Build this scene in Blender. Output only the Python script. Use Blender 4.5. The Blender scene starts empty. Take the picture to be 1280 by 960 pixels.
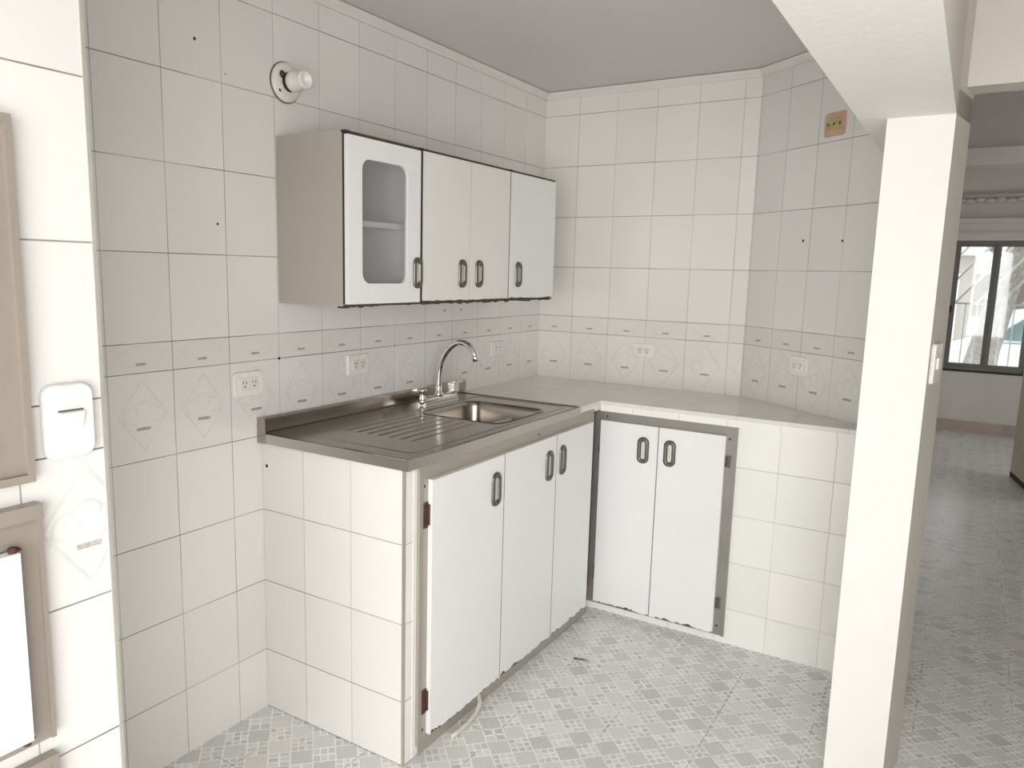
import bpy, bmesh, math, random
import numpy as np
from mathutils import Vector, Matrix
random.seed(7)
scn = bpy.context.scene
COL = scn.collection

# ------------------------------------------------------------------ constants (metres; x into the room, z up)
TW, TH, TB, ZB = 0.2, 0.2483, 0.0826, 1.2035      # wall tile width, height, border height, underside of border
XL0, YB0 = -2.3989, -0.1904                        # first grout line on left wall / back wall
CEIL = 2.395
ANG = math.atan2(-0.79825, -0.60233)               # direction of the angled wall
P0 = (0.0, -1.0589)

# ------------------------------------------------------------------ node helpers
class NT:
    def __init__(s, name):
        s.m = bpy.data.materials.new(name); s.m.use_nodes = True
        s.t = s.m.node_tree; s.n = s.t.nodes; s.n.clear()
        s.out = s.n.new('ShaderNodeOutputMaterial')
        s.b = s.n.new('ShaderNodeBsdfPrincipled')
        s.link(s.b.outputs[0], s.out.inputs[0])
    def link(s, a, b): s.t.links.new(a, b)
    def put(s, v, sock):
        if isinstance(v, bpy.types.NodeSocket): s.link(v, sock)
        elif isinstance(v, (tuple, list)): sock.default_value = tuple(v) + ((1.0,) if len(v) == 3 and sock.type == 'RGBA' else ())
        else: sock.default_value = v
    def M(s, op, a, b=None, c=None, clamp=False):
        n = s.n.new('ShaderNodeMath'); n.operation = op; n.use_clamp = clamp
        s.put(a, n.inputs[0])
        if b is not None: s.put(b, n.inputs[1])
        if c is not None: s.put(c, n.inputs[2])
        return n.outputs[0]
    def mix(s, f, a, b):
        n = s.n.new('ShaderNodeMix'); n.data_type = 'RGBA'
        s.put(f, n.inputs[0]); s.put(a, n.inputs[6]); s.put(b, n.inputs[7]); return n.outputs[2]
    def fmix(s, f, a, b):
        n = s.n.new('ShaderNodeMix'); n.data_type = 'FLOAT'
        s.put(f, n.inputs[0]); s.put(a, n.inputs[2]); s.put(b, n.inputs[3]); return n.outputs[0]
    def coords(s):
        n = s.n.new('ShaderNodeTexCoord'); x = s.n.new('ShaderNodeSeparateXYZ'); s.link(n.outputs['Object'], x.inputs[0])
        return n.outputs['Object'], x.outputs[0], x.outputs[1], x.outputs[2]
    def normal(s):
        n = s.n.new('ShaderNodeTexCoord'); x = s.n.new('ShaderNodeSeparateXYZ'); s.link(n.outputs['Normal'], x.inputs[0])
        return x.outputs
    def comb(s, x, y, z=0.0):
        n = s.n.new('ShaderNodeCombineXYZ'); s.put(x, n.inputs[0]); s.put(y, n.inputs[1]); s.put(z, n.inputs[2]); return n.outputs[0]
    def noise(s, vec, scale, detail=2.0, rough=0.5):
        n = s.n.new('ShaderNodeTexNoise'); s.put(vec, n.inputs['Vector']); n.inputs['Scale'].default_value = scale
        n.inputs['Detail'].default_value = detail; n.inputs['Roughness'].default_value = rough; return n.outputs[0]
    def white(s, vec):
        n = s.n.new('ShaderNodeTexWhiteNoise'); s.put(vec, n.inputs['Vector']); return n.outputs['Value']
    def ramp(s, v, a, b, lo=0.0, hi=1.0, smooth=True):
        n = s.n.new('ShaderNodeMapRange'); n.interpolation_type = 'SMOOTHSTEP' if smooth else 'LINEAR'
        s.put(v, n.inputs[0]); n.inputs[1].default_value = a; n.inputs[2].default_value = b
        n.inputs[3].default_value = lo; n.inputs[4].default_value = hi; return n.outputs[0]
    def bump(s, h, dist, strength=1.0):
        n = s.n.new('ShaderNodeBump'); s.put(h, n.inputs['Height']); n.inputs['Distance'].default_value = dist
        n.inputs['Strength'].default_value = strength; s.link(n.outputs[0], s.b.inputs['Normal'])
    def set(s, **k):
        for key, v in k.items(): s.put(v, s.b.inputs[key.replace('_', ' ')])
        return s.m

def srgb(r, g, b):
    f = lambda c: (c/255/12.92) if c/255 <= .04045 else ((c/255+.055)/1.055)**2.4
    return (f(r), f(g), f(b))

def simple(name, col, rough=0.5, metal=0.0, var=0.06, vscale=6.0, bump=0.0, bscale=60.0, **kw):
    t = NT(name); o, x, y, z = t.coords()
    n = t.noise(o, vscale, 4.0, .6)
    f = t.ramp(n, .3, .7, 1-var, 1+var, False)
    c = t.n.new('ShaderNodeVectorMath'); c.operation = 'SCALE'; c.inputs[0].default_value = col; t.link(f, c.inputs[3])
    t.set(Base_Color=c.outputs[0], Roughness=t.ramp(n, .3, .7, max(rough-.05, .02), min(rough+.06, 1), False), Metallic=metal, **kw)
    if bump: t.bump(t.noise(o, bscale, 5.0, .6), bump)
    return t.m

# ------------------------------------------------------------------ tile material
def line_mask(t, frac_m, size, half):
    """frac_m: metres from the cell start, size: cell size. 1 on the joint"""
    d = t.M('MINIMUM', frac_m, t.M('SUBTRACT', size, frac_m))
    return t.ramp(d, half*0.55, half*1.5, 1.0, 0.0)

def tile_mat(name, u_axis, u0, rows=('wall',), decor=True, base=(.80, .79, .765), half=0.0011, rough=.16, uw=TW, edge=1.0, relief=1.0, dashc=(136, 129, 124)):
    t = NT(name); o, x, y, z = t.coords()
    if u_axis == 'x': u = x
    elif u_axis == 'y': u = y
    elif u_axis == 'top': u = x; z = y
    else:
        nx = t.M('ABSOLUTE', t.normal()[0]); sel = t.M('GREATER_THAN', nx, .5)
        u = t.fmix(sel, x, y)
    us = t.M('DIVIDE', t.M('SUBTRACT', u, u0), uw)
    ui = t.M('FLOOR', us); uf = t.M('MULTIPLY', t.M('SUBTRACT', us, ui), uw)
    if rows[0] == 'wall':
        above = t.M('GREATER_THAN', z, ZB); over = t.M('GREATER_THAN', z, ZB+TB)
        zlow = t.M('SUBTRACT', z, ZB); zhigh = t.M('SUBTRACT', z, ZB+TB)
        zz = t.fmix(over, zlow, zhigh)
        size = t.fmix(t.M('SUBTRACT', above, over), TH, TB)
        border = t.M('SUBTRACT', above, over)
    else:
        zz = t.M('SUBTRACT', z, rows[1]); size = rows[2]; border = 0.0; over = 0.0; above = 0.0
    vs = t.M('DIVIDE', zz, size); vi = t.M('FLOOR', vs); vf = t.M('MULTIPLY', t.M('SUBTRACT', vs, vi), size)
    gu = line_mask(t, uf, uw, half); gv = line_mask(t, vf, size, half)
    # the joints are dirtier in places
    dirt = t.ramp(t.noise(o, 3.1, 3.0), .34, .6, .5, 1.0)
    per = t.white(t.comb(ui, t.M('ADD', vi, t.M('MULTIPLY', border, 50.0)), t.M('MULTIPLY', above, 7.0)))
    per2 = t.white(t.comb(ui, 3.3, 1.7))
    gu = t.M('MULTIPLY', gu, t.ramp(per2, 0, 1, .45, 1.0, False))
    g = t.M('MULTIPLY', t.M('MAXIMUM', gu, gv), dirt)
    cloud = t.noise(o, 2.2, 3.0)
    tint = t.M('ADD', t.ramp(per, 0, 1, .965, 1.02, False), t.ramp(cloud, .3, .7, -.02, .02, False))
    col = t.n.new('ShaderNodeVectorMath'); col.operation = 'SCALE'; col.inputs[0].default_value = base; t.link(tint, col.inputs[3])
    col = col.outputs[0]
    col = t.mix(t.M('MULTIPLY', t.ramp(t.white(t.comb(ui, vi, 9.1)), .55, 1, 0, .35), .6), col, (base[0]*1.0, base[1]*.965, base[2]*.95))
    if decor:
        # scallop tile: row just under the border
        scal = t.M('MULTIPLY', t.M('LESS_THAN', z, ZB), t.M('GREATER_THAN', z, ZB-TH))
        du = t.M('SUBTRACT', uf, uw/2)
        dv = t.M('SUBTRACT', vf, TH*.52)
        warp = t.M('MULTIPLY', t.M('SUBTRACT', t.noise(o, 60, 2), .5), .006)
        adu = t.M('ABSOLUTE', du)
        dia = t.M('ADD', t.M('ADD', t.M('DIVIDE', adu, .074), t.M('DIVIDE', t.M('ABSOLUTE', dv), .098)), t.M('MULTIPLY', warp, 10.))
        ring = t.M('SUBTRACT', 1.0, t.ramp(t.M('ABSOLUTE', t.M('SUBTRACT', dia, 1.0)), .03, .09))
        ring2 = t.M('MULTIPLY', t.M('SUBTRACT', 1.0, t.ramp(t.M('ABSOLUTE', t.M('SUBTRACT', dia, .80)), .015, .04)), .6)
        # fan
        sv = t.M('ADD', dv, .030)
        r = t.M('SQRT', t.M('ADD', t.M('MULTIPLY', du, du), t.M('MULTIPLY', sv, sv)))
        th = t.M('ARCTAN2', du, sv)
        lob = t.M('ABSOLUTE', t.M('COSINE', t.M('MULTIPLY', th, 3.6)))
        R = t.M('ADD', .060, t.M('MULTIPLY', lob, .008))
        rim = t.M('SUBTRACT', 1.0, t.ramp(t.M('ABSOLUTE', t.M('SUBTRACT', r, R)), .0015, .0045))
        ribs = t.M('MULTIPLY', t.M('SUBTRACT', 1.0, t.ramp(lob, .10, .34)), t.M('MULTIPLY', t.M('LESS_THAN', r, .058), t.M('GREATER_THAN', r, .018)))
        fan = t.M('MULTIPLY', t.M('MAXIMUM', rim, ribs), t.M('LESS_THAN', t.M('ABSOLUTE', th), 1.5))
        foot = t.M('MULTIPLY', t.M('SUBTRACT', 1.0, t.ramp(t.M('ABSOLUTE', t.M('SUBTRACT', r, .022)), .0015, .004)), t.M('LESS_THAN', sv, 0.0))
        pat = t.M('MAXIMUM', t.M('MAXIMUM', ring, ring2), t.M('MAXIMUM', t.M('MULTIPLY', fan, 1.15), t.M('MULTIPLY', foot, .9)))
        pat = t.M('MULTIPLY', pat, t.M('MULTIPLY', scal, t.ramp(t.noise(o, 25, 2), .35, .62, .45, 1.0)))
        col = t.mix(t.M('MULTIPLY', pat, .20*relief), col, (base[0]*.55, base[1]*.55, base[2]*.56))
        hi = t.M('MULTIPLY', t.M('MULTIPLY', t.M('LESS_THAN', dia, .95), scal), .10)
        col = t.mix(hi, col, (base[0]*1.1, base[1]*1.1, base[2]*1.1))
        # border tile: pinkish ground with a faint relief scroll
        bdu = t.M('MULTIPLY', du, 1.0); bdv = t.M('SUBTRACT', vf, TB*.55)
        sc = t.M('SUBTRACT', bdv, t.M('MULTIPLY', t.M('SINE', t.M('MULTIPLY', du, 95.0)), .014))
        scr = t.M('SUBTRACT', 1.0, t.ramp(t.M('ABSOLUTE', sc), .001, .004))
        bel = t.M('SQRT', t.M('ADD', t.M('POWER', t.M('MULTIPLY', bdu, .42), 2.0), t.M('MULTIPLY', bdv, bdv)))
        ell = t.M('SUBTRACT', 1.0, t.ramp(t.M('ABSOLUTE', t.M('SUBTRACT', bel, .028)), .001, .004))
        bp = t.M('MULTIPLY', t.M('MAXIMUM', scr, ell), t.M('MULTIPLY', border, t.ramp(t.noise(o, 22, 2), .4, .6, .3, 1.0)))
        col = t.mix(t.M('MULTIPLY', border, .55), col, (base[0]*.93, base[1]*.90, base[2]*.89))
        col = t.mix(t.M('MULTIPLY', bp, .09*relief), col, (base[0]*.6, base[1]*.58, base[2]*.58))
        # little grey dash printed on every patterned tile
        d1 = t.M('MULTIPLY', t.M('LESS_THAN', adu, .021), t.M('LESS_THAN', t.M('ABSOLUTE', t.M('SUBTRACT', vf, TH*.37)), .0045))
        d2 = t.M('MULTIPLY', t.M('LESS_THAN', adu, .016), t.M('LESS_THAN', t.M('ABSOLUTE', t.M('SUBTRACT', vf, TB*.30)), .0035))
        dash = t.M('ADD', t.M('MULTIPLY', d1, scal), t.M('MULTIPLY', d2, border), clamp=True)
        col = t.mix(t.M('MULTIPLY', dash, t.ramp(t.noise(o, 150, 2), .35, .6, .5, .85)), col, srgb(*dashc))
    col = t.mix(t.M('MULTIPLY', g, edge), col, srgb(108, 101, 92))
    t.set(Base_Color=col, Roughness=t.fmix(g, rough, .8))
    t.bump(t.M('ADD', t.M('SUBTRACT', 1.0, t.M('MAXIMUM', gu, gv)), t.M('MULTIPLY', t.noise(o, 9, 2), .25)), .0012, .5)
    return t.m

def floor_mat():
    t = NT('patterned floor tile'); o, x, y, z = t.coords()
    S = .29
    X = t.M('ADD', x, 1.295); Y = t.M('ADD', y, 1.032)
    xs = t.M('DIVIDE', X, S); ys = t.M('DIVIDE', Y, S)
    xi = t.M('FLOOR', xs); yi = t.M('FLOOR', ys)
    fx = t.M('MULTIPLY', t.M('SUBTRACT', xs, xi), S); fy = t.M('MULTIPLY', t.M('SUBTRACT', ys, yi), S)
    tilei = t.white(t.comb(xi, yi))
    # mosaic of squares set at 45 degrees
    c = S/3; s = c/math.sqrt(2)
    wob = t.M('MULTIPLY', t.M('SUBTRACT', t.noise(o, 40, 2), .5), .007)
    a = t.M('DIVIDE', t.M('ADD', t.M('SUBTRACT', X, c/2), t.M('SUBTRACT', Y, c/2)), math.sqrt(2)*s)
    b = t.M('DIVIDE', t.M('SUBTRACT', X, Y), math.sqrt(2)*s)
    a = t.M('ADD', t.M('ADD', a, .5), t.M('DIVIDE', wob, s)); b = t.M('SUBTRACT', t.M('ADD', b, .5), t.M('DIVIDE', wob, s))
    ai = t.M('FLOOR', a); bi = t.M('FLOOR', b); af = t.M('SUBTRACT', a, ai); bf = t.M('SUBTRACT', b, bi)
    par = t.M('MODULO', t.M('ABSOLUTE', t.M('ADD', ai, bi)), 2.0)      # 0: big square, 1: cluster of small squares
    par = t.M('GREATER_THAN', par, .5)
    rnd = t.white(t.comb(ai, bi, 2.0))
    def edge(f, w0, w1):
        d = t.M('MINIMUM', f, t.M('SUBTRACT', 1.0, f)); return t.ramp(d, w0, w1, 1.0, 0.0)
    bigl = t.M('MAXIMUM', edge(af, .012, .040), edge(bf, .012, .040))
    # rounded square corners
    da = t.M('ABSOLUTE', t.M('SUBTRACT', af, .5)); db = t.M('ABSOLUTE', t.M('SUBTRACT', bf, .5))
    nn = t.M('ADD', 2.0, t.M('GREATER_THAN', t.white(t.comb(ai, bi, 7.0)), .3)); n2 = t.M('ADD', 2.0, t.M('GREATER_THAN', t.white(t.comb(ai, bi, 8.0)), .3))
    a3 = t.M('MULTIPLY', af, nn); b3 = t.M('MULTIPLY', bf, n2)
    a3i = t.M('FLOOR', a3); b3i = t.M('FLOOR', b3)
    a3f = t.M('SUBTRACT', a3, a3i); b3f = t.M('SUBTRACT', b3, b3i)
    small = t.M('MAXIMUM', edge(a3f, .05, .15), edge(b3f, .05, .15))
    rs = t.white(t.comb(t.M('ADD', t.M('MULTIPLY', ai, 3.0), a3i), t.M('ADD', t.M('MULTIPLY', bi, 3.0), b3i), 5.0))
    spec = t.noise(o, 180, 3, .7); cl = t.noise(o, 14, 3)
    big = t.mix(t.ramp(rnd, .0, 1.0, 0, 1, False), srgb(196, 197, 198), srgb(230, 230, 228))
    big = t.mix(t.M('MULTIPLY', t.ramp(spec, .45, .7), .35), big, srgb(222, 221, 216))
    sm = t.mix(rs, srgb(192, 193, 193), srgb(230, 230, 228))
    white = srgb(250, 249, 246)
    big = t.mix(bigl, big, white); sm = t.mix(t.M('MAXIMUM', small, bigl), sm, white)
    col = t.mix(par, big, sm)
    col = t.mix(t.ramp(cl, .35, .75, 0, .35), col, srgb(214, 213, 208))
    g = t.M('MAXIMUM', line_mask(t, fx, S, .0010), line_mask(t, fy, S, .0010))
    dirt = t.ramp(t.noise(o, 5, 2), .42, .6)
    col = t.mix(t.M('MULTIPLY', g, .85), col, t.mix(dirt, srgb(252, 251, 248), srgb(110, 107, 102)))
    stain = t.ramp(t.noise(o, 1.7, 4), .5, .75, 0, .28)
    col = t.mix(stain, col, srgb(204, 201, 195))
    t.set(Base_Color=col, Roughness=t.ramp(spec, .3, .7, .20, .34))
    t.bump(t.M('SUBTRACT', 1.0, g), .0008, .4)
    return t.m

# ------------------------------------------------------------------ materials
MAT = {}
MAT['floor'] = floor_mat()
MAT['tileL'] = tile_mat('left wall tile', 'x', XL0)
MAT['tileB'] = tile_mat('back wall tile', 'y', YB0, base=(.82, .795, .76))
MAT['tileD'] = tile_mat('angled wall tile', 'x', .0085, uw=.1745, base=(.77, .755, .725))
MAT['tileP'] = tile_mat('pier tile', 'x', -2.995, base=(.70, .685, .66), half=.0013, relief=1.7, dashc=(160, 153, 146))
MAT['tileEnd'] = tile_mat('counter end tile', 'y', 0.012, base=(.83, .81, .78), decor=False)
MAT['tileFront'] = tile_mat('counter front tile', 'auto', -.152, rows=('s', .15, .2), decor=False, base=(.86, .85, .81), half=.0010, edge=.75)
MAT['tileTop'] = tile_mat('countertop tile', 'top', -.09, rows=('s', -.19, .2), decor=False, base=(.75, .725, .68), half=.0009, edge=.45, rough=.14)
MAT['plaster'] = simple('white plaster', (.80, .785, .75), .7, var=.02, vscale=3, bump=.0012, bscale=30)
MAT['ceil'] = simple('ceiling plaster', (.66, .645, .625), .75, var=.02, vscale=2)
MAT['mould'] = simple('plaster moulding', (.76, .735, .70), .6, var=.03)
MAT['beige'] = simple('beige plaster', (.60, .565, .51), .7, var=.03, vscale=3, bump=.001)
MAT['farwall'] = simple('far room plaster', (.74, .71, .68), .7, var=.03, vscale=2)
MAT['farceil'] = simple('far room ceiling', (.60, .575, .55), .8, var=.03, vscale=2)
MAT['pinktile'] = simple('pinkish baseboard tile', (.50, .42, .37), .35, var=.2, vscale=5)
MAT['steel'] = None
def steel(name, col, rough, streak=(1.0, 60.0, 60.0)):
    t = NT(name); o, x, y, z = t.coords()
    v = t.comb(t.M('MULTIPLY', x, streak[0]), t.M('MULTIPLY', y, streak[1]), t.M('MULTIPLY', z, streak[2]))
    n = t.noise(v, 8, 4, .65); sm = t.noise(o, 5, 3)
    f = t.M('ADD', t.ramp(n, .3, .7, .97, 1.03, False), t.ramp(sm, .35, .7, -.05, .05, False))
    c = t.n.new('ShaderNodeVectorMath'); c.operation = 'SCALE'; c.inputs[0].default_value = col; t.link(f, c.inputs[3])
    t.set(Base_Color=c.outputs[0], Metallic=1.0, Roughness=t.ramp(t.M('ADD', n, sm), .7, 1.3, rough-.04, rough+.05, False))
    return t.m
MAT['steel'] = steel('brushed stainless steel', (.36, .328, .295), .20)
MAT['apron'] = steel('lit steel apron', (.54, .51, .475), .38)  # lighter copy of the sink steel, with bright reflected light in its colour
MAT['chrome'] = simple('chrome', (.80, .79, .77), .07, 1.0, var=.02)
MAT['frame'] = simple('grey painted sheet metal', srgb(170, 163, 153), .42, .25, var=.05, vscale=5)
MAT['frame3'] = simple('dull grey sheet metal', srgb(150, 141, 131), .42, .2, var=.05, vscale=4)
MAT['frame2'] = simple('grey aluminium cabinet frame', srgb(150, 145, 139), .40, .35, var=.06, vscale=7)
MAT['doorwhite'] = simple('white laminate', (.83, .83, .82), .33, var=.015, vscale=3)
MAT['doorwarm'] = simple('cream white laminate', (.80, .775, .745), .35, var=.02, vscale=3)
MAT['carcass'] = simple('greyed carcass panel', srgb(172, 165, 155), .45, var=.03, vscale=4)
MAT['inner'] = simple('cabinet interior', (.80, .79, .77), .55, var=.03)
MAT['chip'] = simple('bare particle board edge', srgb(82, 68, 54), .9, var=.35, vscale=120, bump=.002, bscale=150)
MAT['dark'] = simple('black gap', (.02, .018, .016), .8, var=.2)
MAT['handle'] = simple('pewter handle', srgb(112, 109, 102), .34, .7, var=.06, vscale=30)
MAT['recess'] = simple('pale handle recess', srgb(215, 213, 206), .35, .15, var=.05, vscale=30)
MAT['rust'] = simple('rusty hinge', srgb(88, 58, 44), .75, .3, var=.35, vscale=90)
MAT['hinge'] = simple('grey hinge', srgb(112, 106, 98), .5, .6, var=.2, vscale=60)
MAT['plastic'] = simple('white plastic', (.84, .82, .78), .28, var=.015)
MAT['plastic3'] = simple('white switch plastic', (.70, .685, .655), .28, var=.015)
MAT['plastic2'] = simple('ivory plastic', (.80, .765, .72), .32, var=.02)
MAT['slot'] = simple('dark slot', (.03, .027, .025), .7)
MAT['pinkbox'] = simple('pinkish plaster box', srgb(196, 164, 142), .8, var=.12, vscale=40)
MAT['yellowbox'] = simple('ochre fibre', srgb(186, 164, 118), .8, var=.15, vscale=50)
MAT['porcelain'] = simple('porcelain', (.80, .77, .71), .22, var=.04, vscale=15)
MAT['hose'] = simple('pale plastic hose', srgb(206, 203, 192), .4, var=.06, vscale=20)
MAT['alu'] = simple('dark aluminium window frame', srgb(116, 112, 106), .45, .4, var=.1, vscale=8)
MAT['black'] = simple('black rubber', (.02, .02, .02), .6)
MAT['whitemetal'] = simple('white painted iron', (.95, .95, .95), .5, var=.03)
MAT['bark'] = simple('grey bark', srgb(140, 136, 132), .95, var=.4, vscale=25, bump=.02, bscale=18)
MAT['leaf'] = simple('grey green leaves', srgb(150, 160, 135), .7, var=.3, vscale=10)
MAT['carpaint'] = simple('white car paint', (.86, .88, .9), .18, var=.01)
MAT['carglass'] = simple('car glass', srgb(120, 148, 150), .08, .2, var=.2, vscale=3)
MAT['tyre'] = simple('tyre rubber', (.03, .03, .03), .8)
MAT['street'] = simple('pale street concrete', (.72, .71, .69), .9, var=.08, vscale=2)
MAT['facade'] = simple('pinkish grey facade', srgb(196, 190, 186), .8, var=.06, vscale=2)
MAT['trim'] = simple('aluminium tile trim', srgb(190, 186, 176), .35, .5)
MAT['mark'] = simple('drill hole', (.03, .026, .022), .9)
MAT['doorbeige'] = simple('beige painted door', srgb(214, 204, 186), .5, var=.03)
def glass(name, tint, glossy, haze):
    t = NT(name); t.n.remove(t.b)
    tr = t.n.new('ShaderNodeBsdfTransparent'); tr.inputs[0].default_value = (*tint, 1)
    gl = t.n.new('ShaderNodeBsdfGlossy'); gl.inputs['Roughness'].default_value = .03
    df = t.n.new('ShaderNodeBsdfDiffuse'); df.inputs[0].default_value = (.75, .76, .76, 1)
    m0 = t.n.new('ShaderNodeMixShader'); m0.inputs[0].default_value = haze
    t.link(tr.outputs[0], m0.inputs[1]); t.link(df.outputs[0], m0.inputs[2])
    m1 = t.n.new('ShaderNodeMixShader'); m1.inputs[0].default_value = glossy
    t.link(m0.outputs[0], m1.inputs[1]); t.link(gl.outputs[0], m1.inputs[2]); t.link(m1.outputs[0], t.out.inputs[0])
    return t.m
MAT['glass'] = glass('clear window glass', (.96, .98, .97), .05, .02)
MAT['cabglass'] = glass('dusty cabinet glass', (.88, .885, .885), .06, .09)

# ------------------------------------------------------------------ mesh helpers
def wloc(o):
    v = Vector((0, 0, 0))
    while o is not None: v += o.location; o = o.parent
    return v

def obj(name, bm, mats, parent=None, smooth=False, bevel=0.0, loc=None, rotz=0.0):
    """bm holds world coordinates; a child's mesh is stored relative to its parent"""
    if bevel:
        es = [e for e in bm.edges if len(e.link_faces) == 2 and e.calc_face_angle(0) > .5]
        bmesh.ops.bevel(bm, geom=es, offset=bevel, segments=2, affect='EDGES', clamp_overlap=True, profile=.6)
    off = wloc(parent) if parent else Vector((0, 0, 0))
    if loc is not None: off = off + Vector(loc)
    if off.length > 0: bmesh.ops.translate(bm, verts=bm.verts, vec=-off)
    if rotz: bmesh.ops.rotate(bm, verts=bm.verts, cent=(0, 0, 0), matrix=Matrix.Rotation(-rotz, 3, 'Z'))
    me = bpy.data.meshes.new(name); bm.to_mesh(me); bm.free()
    for m in (mats if isinstance(mats, (list, tuple)) else [mats]): me.materials.append(MAT[m] if isinstance(m, str) else m)
    if smooth:
        for p in me.polygons: p.use_smooth = True
    o = bpy.data.objects.new(name, me); COL.objects.link(o)
    if parent: o.parent = parent
    if loc is not None: o.location = loc
    o.rotation_euler.z = rotz
    return o

def box(bm, x0, x1, y0, y1, z0, z1, mat=0):
    x0, x1 = sorted((x0, x1)); y0, y1 = sorted((y0, y1)); z0, z1 = sorted((z0, z1))
    v = [bm.verts.new((x, y, z)) for z in (z0, z1) for y in (y0, y1) for x in (x0, x1)]
    for f in ((0, 2, 3, 1), (4, 5, 7, 6), (0, 1, 5, 4), (2, 6, 7, 3), (0, 4, 6, 2), (1, 3, 7, 5)):
        bm.faces.new([v[i] for i in f]).material_index = mat
    return v
def B(*a, mat=0):
    bm = bmesh.new(); box(bm, *a, mat=mat); return bm

def prism(bm, pts, z0, z1, mat=0):
    n = len(pts); lo = [bm.verts.new((x, y, z0)) for x, y in pts]; hi = [bm.verts.new((x, y, z1)) for x, y in pts]
    bm.faces.new(lo[::-1]).material_index = mat; bm.faces.new(hi).material_index = mat
    for i in range(n): bm.faces.new((lo[i], lo[(i+1) % n], hi[(i+1) % n], hi[i])).material_index = mat
    bmesh.ops.recalc_face_normals(bm, faces=bm.faces)

def extr(bm, pts, axis, a0, a1, mat=0):
    """extrude polygon pts (2D) along axis; for 'y' pts are (x,z), for 'x' pts are (y,z)"""
    f = (lambda p, a: (p[0], a, p[1])) if axis == 'y' else (lambda p, a: (a, p[0], p[1])) if axis == 'x' else (lambda p, a: (p[0], p[1], a))
    A = [bm.verts.new(f(p, a0)) for p in pts]; Bv = [bm.verts.new(f(p, a1)) for p in pts]; n = len(pts)
    fs = [bm.faces.new(A), bm.faces.new(Bv[::-1])] + [bm.faces.new((A[i], Bv[i], Bv[(i+1) % n], A[(i+1) % n])) for i in range(n)]
    for q in fs: q.material_index = mat
    bmesh.ops.recalc_face_normals(bm, faces=fs)

def rrect(x0, x1, y0, y1, r, seg=6):
    pts = []
    for cx, cy, a in ((x1-r, y1-r, 0), (x0+r, y1-r, 90), (x0+r, y0+r, 180), (x1-r, y0+r, 270)):
        for k in range(seg+1):
            t = math.radians(a+90*k/seg); pts.append((cx+r*math.cos(t), cy+r*math.sin(t)))
    return pts

def tube(bm, path, rad, seg=12, cap=True, mat=0):
    path = [Vector(p) for p in path]; rings = []
    rad = rad if isinstance(rad, (list, tuple)) else [rad]*len(path)
    up = None
    for i, p in enumerate(path):
        d = (path[min(i+1, len(path)-1)]-path[max(i-1, 0)]).normalized()
        if up is None: up = Vector((0, 0, 1)) if abs(d.z) < .9 else Vector((1, 0, 0))
        u = d.cross(up).normalized(); up = u.cross(d).normalized()
        rings.append([bm.verts.new(p+rad[i]*(math.cos(a)*u+math.sin(a)*up)) for a in [2*math.pi*k/seg for k in range(seg)]])
    fs = []
    for a, b in zip(rings, rings[1:]):
        for k in range(seg): fs.append(bm.faces.new((a[k], a[(k+1) % seg], b[(k+1) % seg], b[k])))
    if cap: fs.append(bm.faces.new(rings[0][::-1])); fs.append(bm.faces.new(rings[-1]))
    for f in fs: f.material_index = mat; f.smooth = True
    bmesh.ops.recalc_face_normals(bm, faces=fs)

def lathe(bm, prof, origin, axis, seg=28, mat=0, cap=True):
    """prof: list of (radius, distance along axis)"""
    ax = Vector(axis).normalized(); u = ax.orthogonal().normalized(); w = ax.cross(u); o = Vector(origin); rings = []
    for r, h in prof:
        rings.append([bm.verts.new(o+ax*h+max(r, 1e-4)*(math.cos(a)*u+math.sin(a)*w)) for a in [2*math.pi*k/seg for k in range(seg)]])
    fs = []
    for a, b in zip(rings, rings[1:]):
        for k in range(seg): fs.append(bm.faces.new((a[k], a[(k+1) % seg], b[(k+1) % seg], b[k])))
    if cap: fs += [bm.faces.new(rings[0][::-1]), bm.faces.new(rings[-1])]
    for f in fs: f.material_index = mat; f.smooth = True
    bmesh.ops.recalc_face_normals(bm, faces=fs)

def empty(name, loc, label=None, cat=None, group=None, rotz=0.0, kind=None):
    o = bpy.data.objects.new(name, None); COL.objects.link(o); o.location = loc; o.rotation_euler.z = rotz; o.empty_display_size = .05
    return tag(o, label, cat, group, kind)
def tag(o, label=None, cat=None, group=None, kind=None):
    if label: o['label'] = label
    if cat: o['category'] = cat
    if group: o['group'] = group
    if kind: o['kind'] = kind
    return o
def struct(name, bm, mats, label=None, cat=None, **k):
    o = obj(name, bm, mats, **k); return tag(o, label, cat, kind='structure')

def frame_with_hole(bm, outer, hole, axis, a0, a1, mat=0):
    """flat plate between two rings (2D), extruded along axis"""
    f = (lambda p, a: (p[0], a, p[1])) if axis == 'y' else (lambda p, a: (a, p[0], p[1])) if axis == 'x' else (lambda p, a: (p[0], p[1], a))
    new = []
    rings = {}
    for a in (a0, a1):
        vo = [bm.verts.new(f(p, a)) for p in outer]; vh = [bm.verts.new(f(p, a)) for p in hole]
        es = [bm.edges.new((vo[i], vo[(i+1) % len(vo)])) for i in range(len(vo))] + [bm.edges.new((vh[i], vh[(i+1) % len(vh)])) for i in range(len(vh))]
        r = bmesh.ops.triangle_fill(bm, use_beauty=True, edges=es)
        new += [g for g in r['geom'] if isinstance(g, bmesh.types.BMFace)]
        rings[a] = (vo, vh)
    for k in (0, 1):
        A, C = rings[a0][k], rings[a1][k]
        for i in range(len(A)): new.append(bm.faces.new((A[i], A[(i+1) % len(A)], C[(i+1) % len(A)], C[i])))
    for q in new: q.material_index = mat
    bmesh.ops.recalc_face_normals(bm, faces=new)
    return rings

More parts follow.
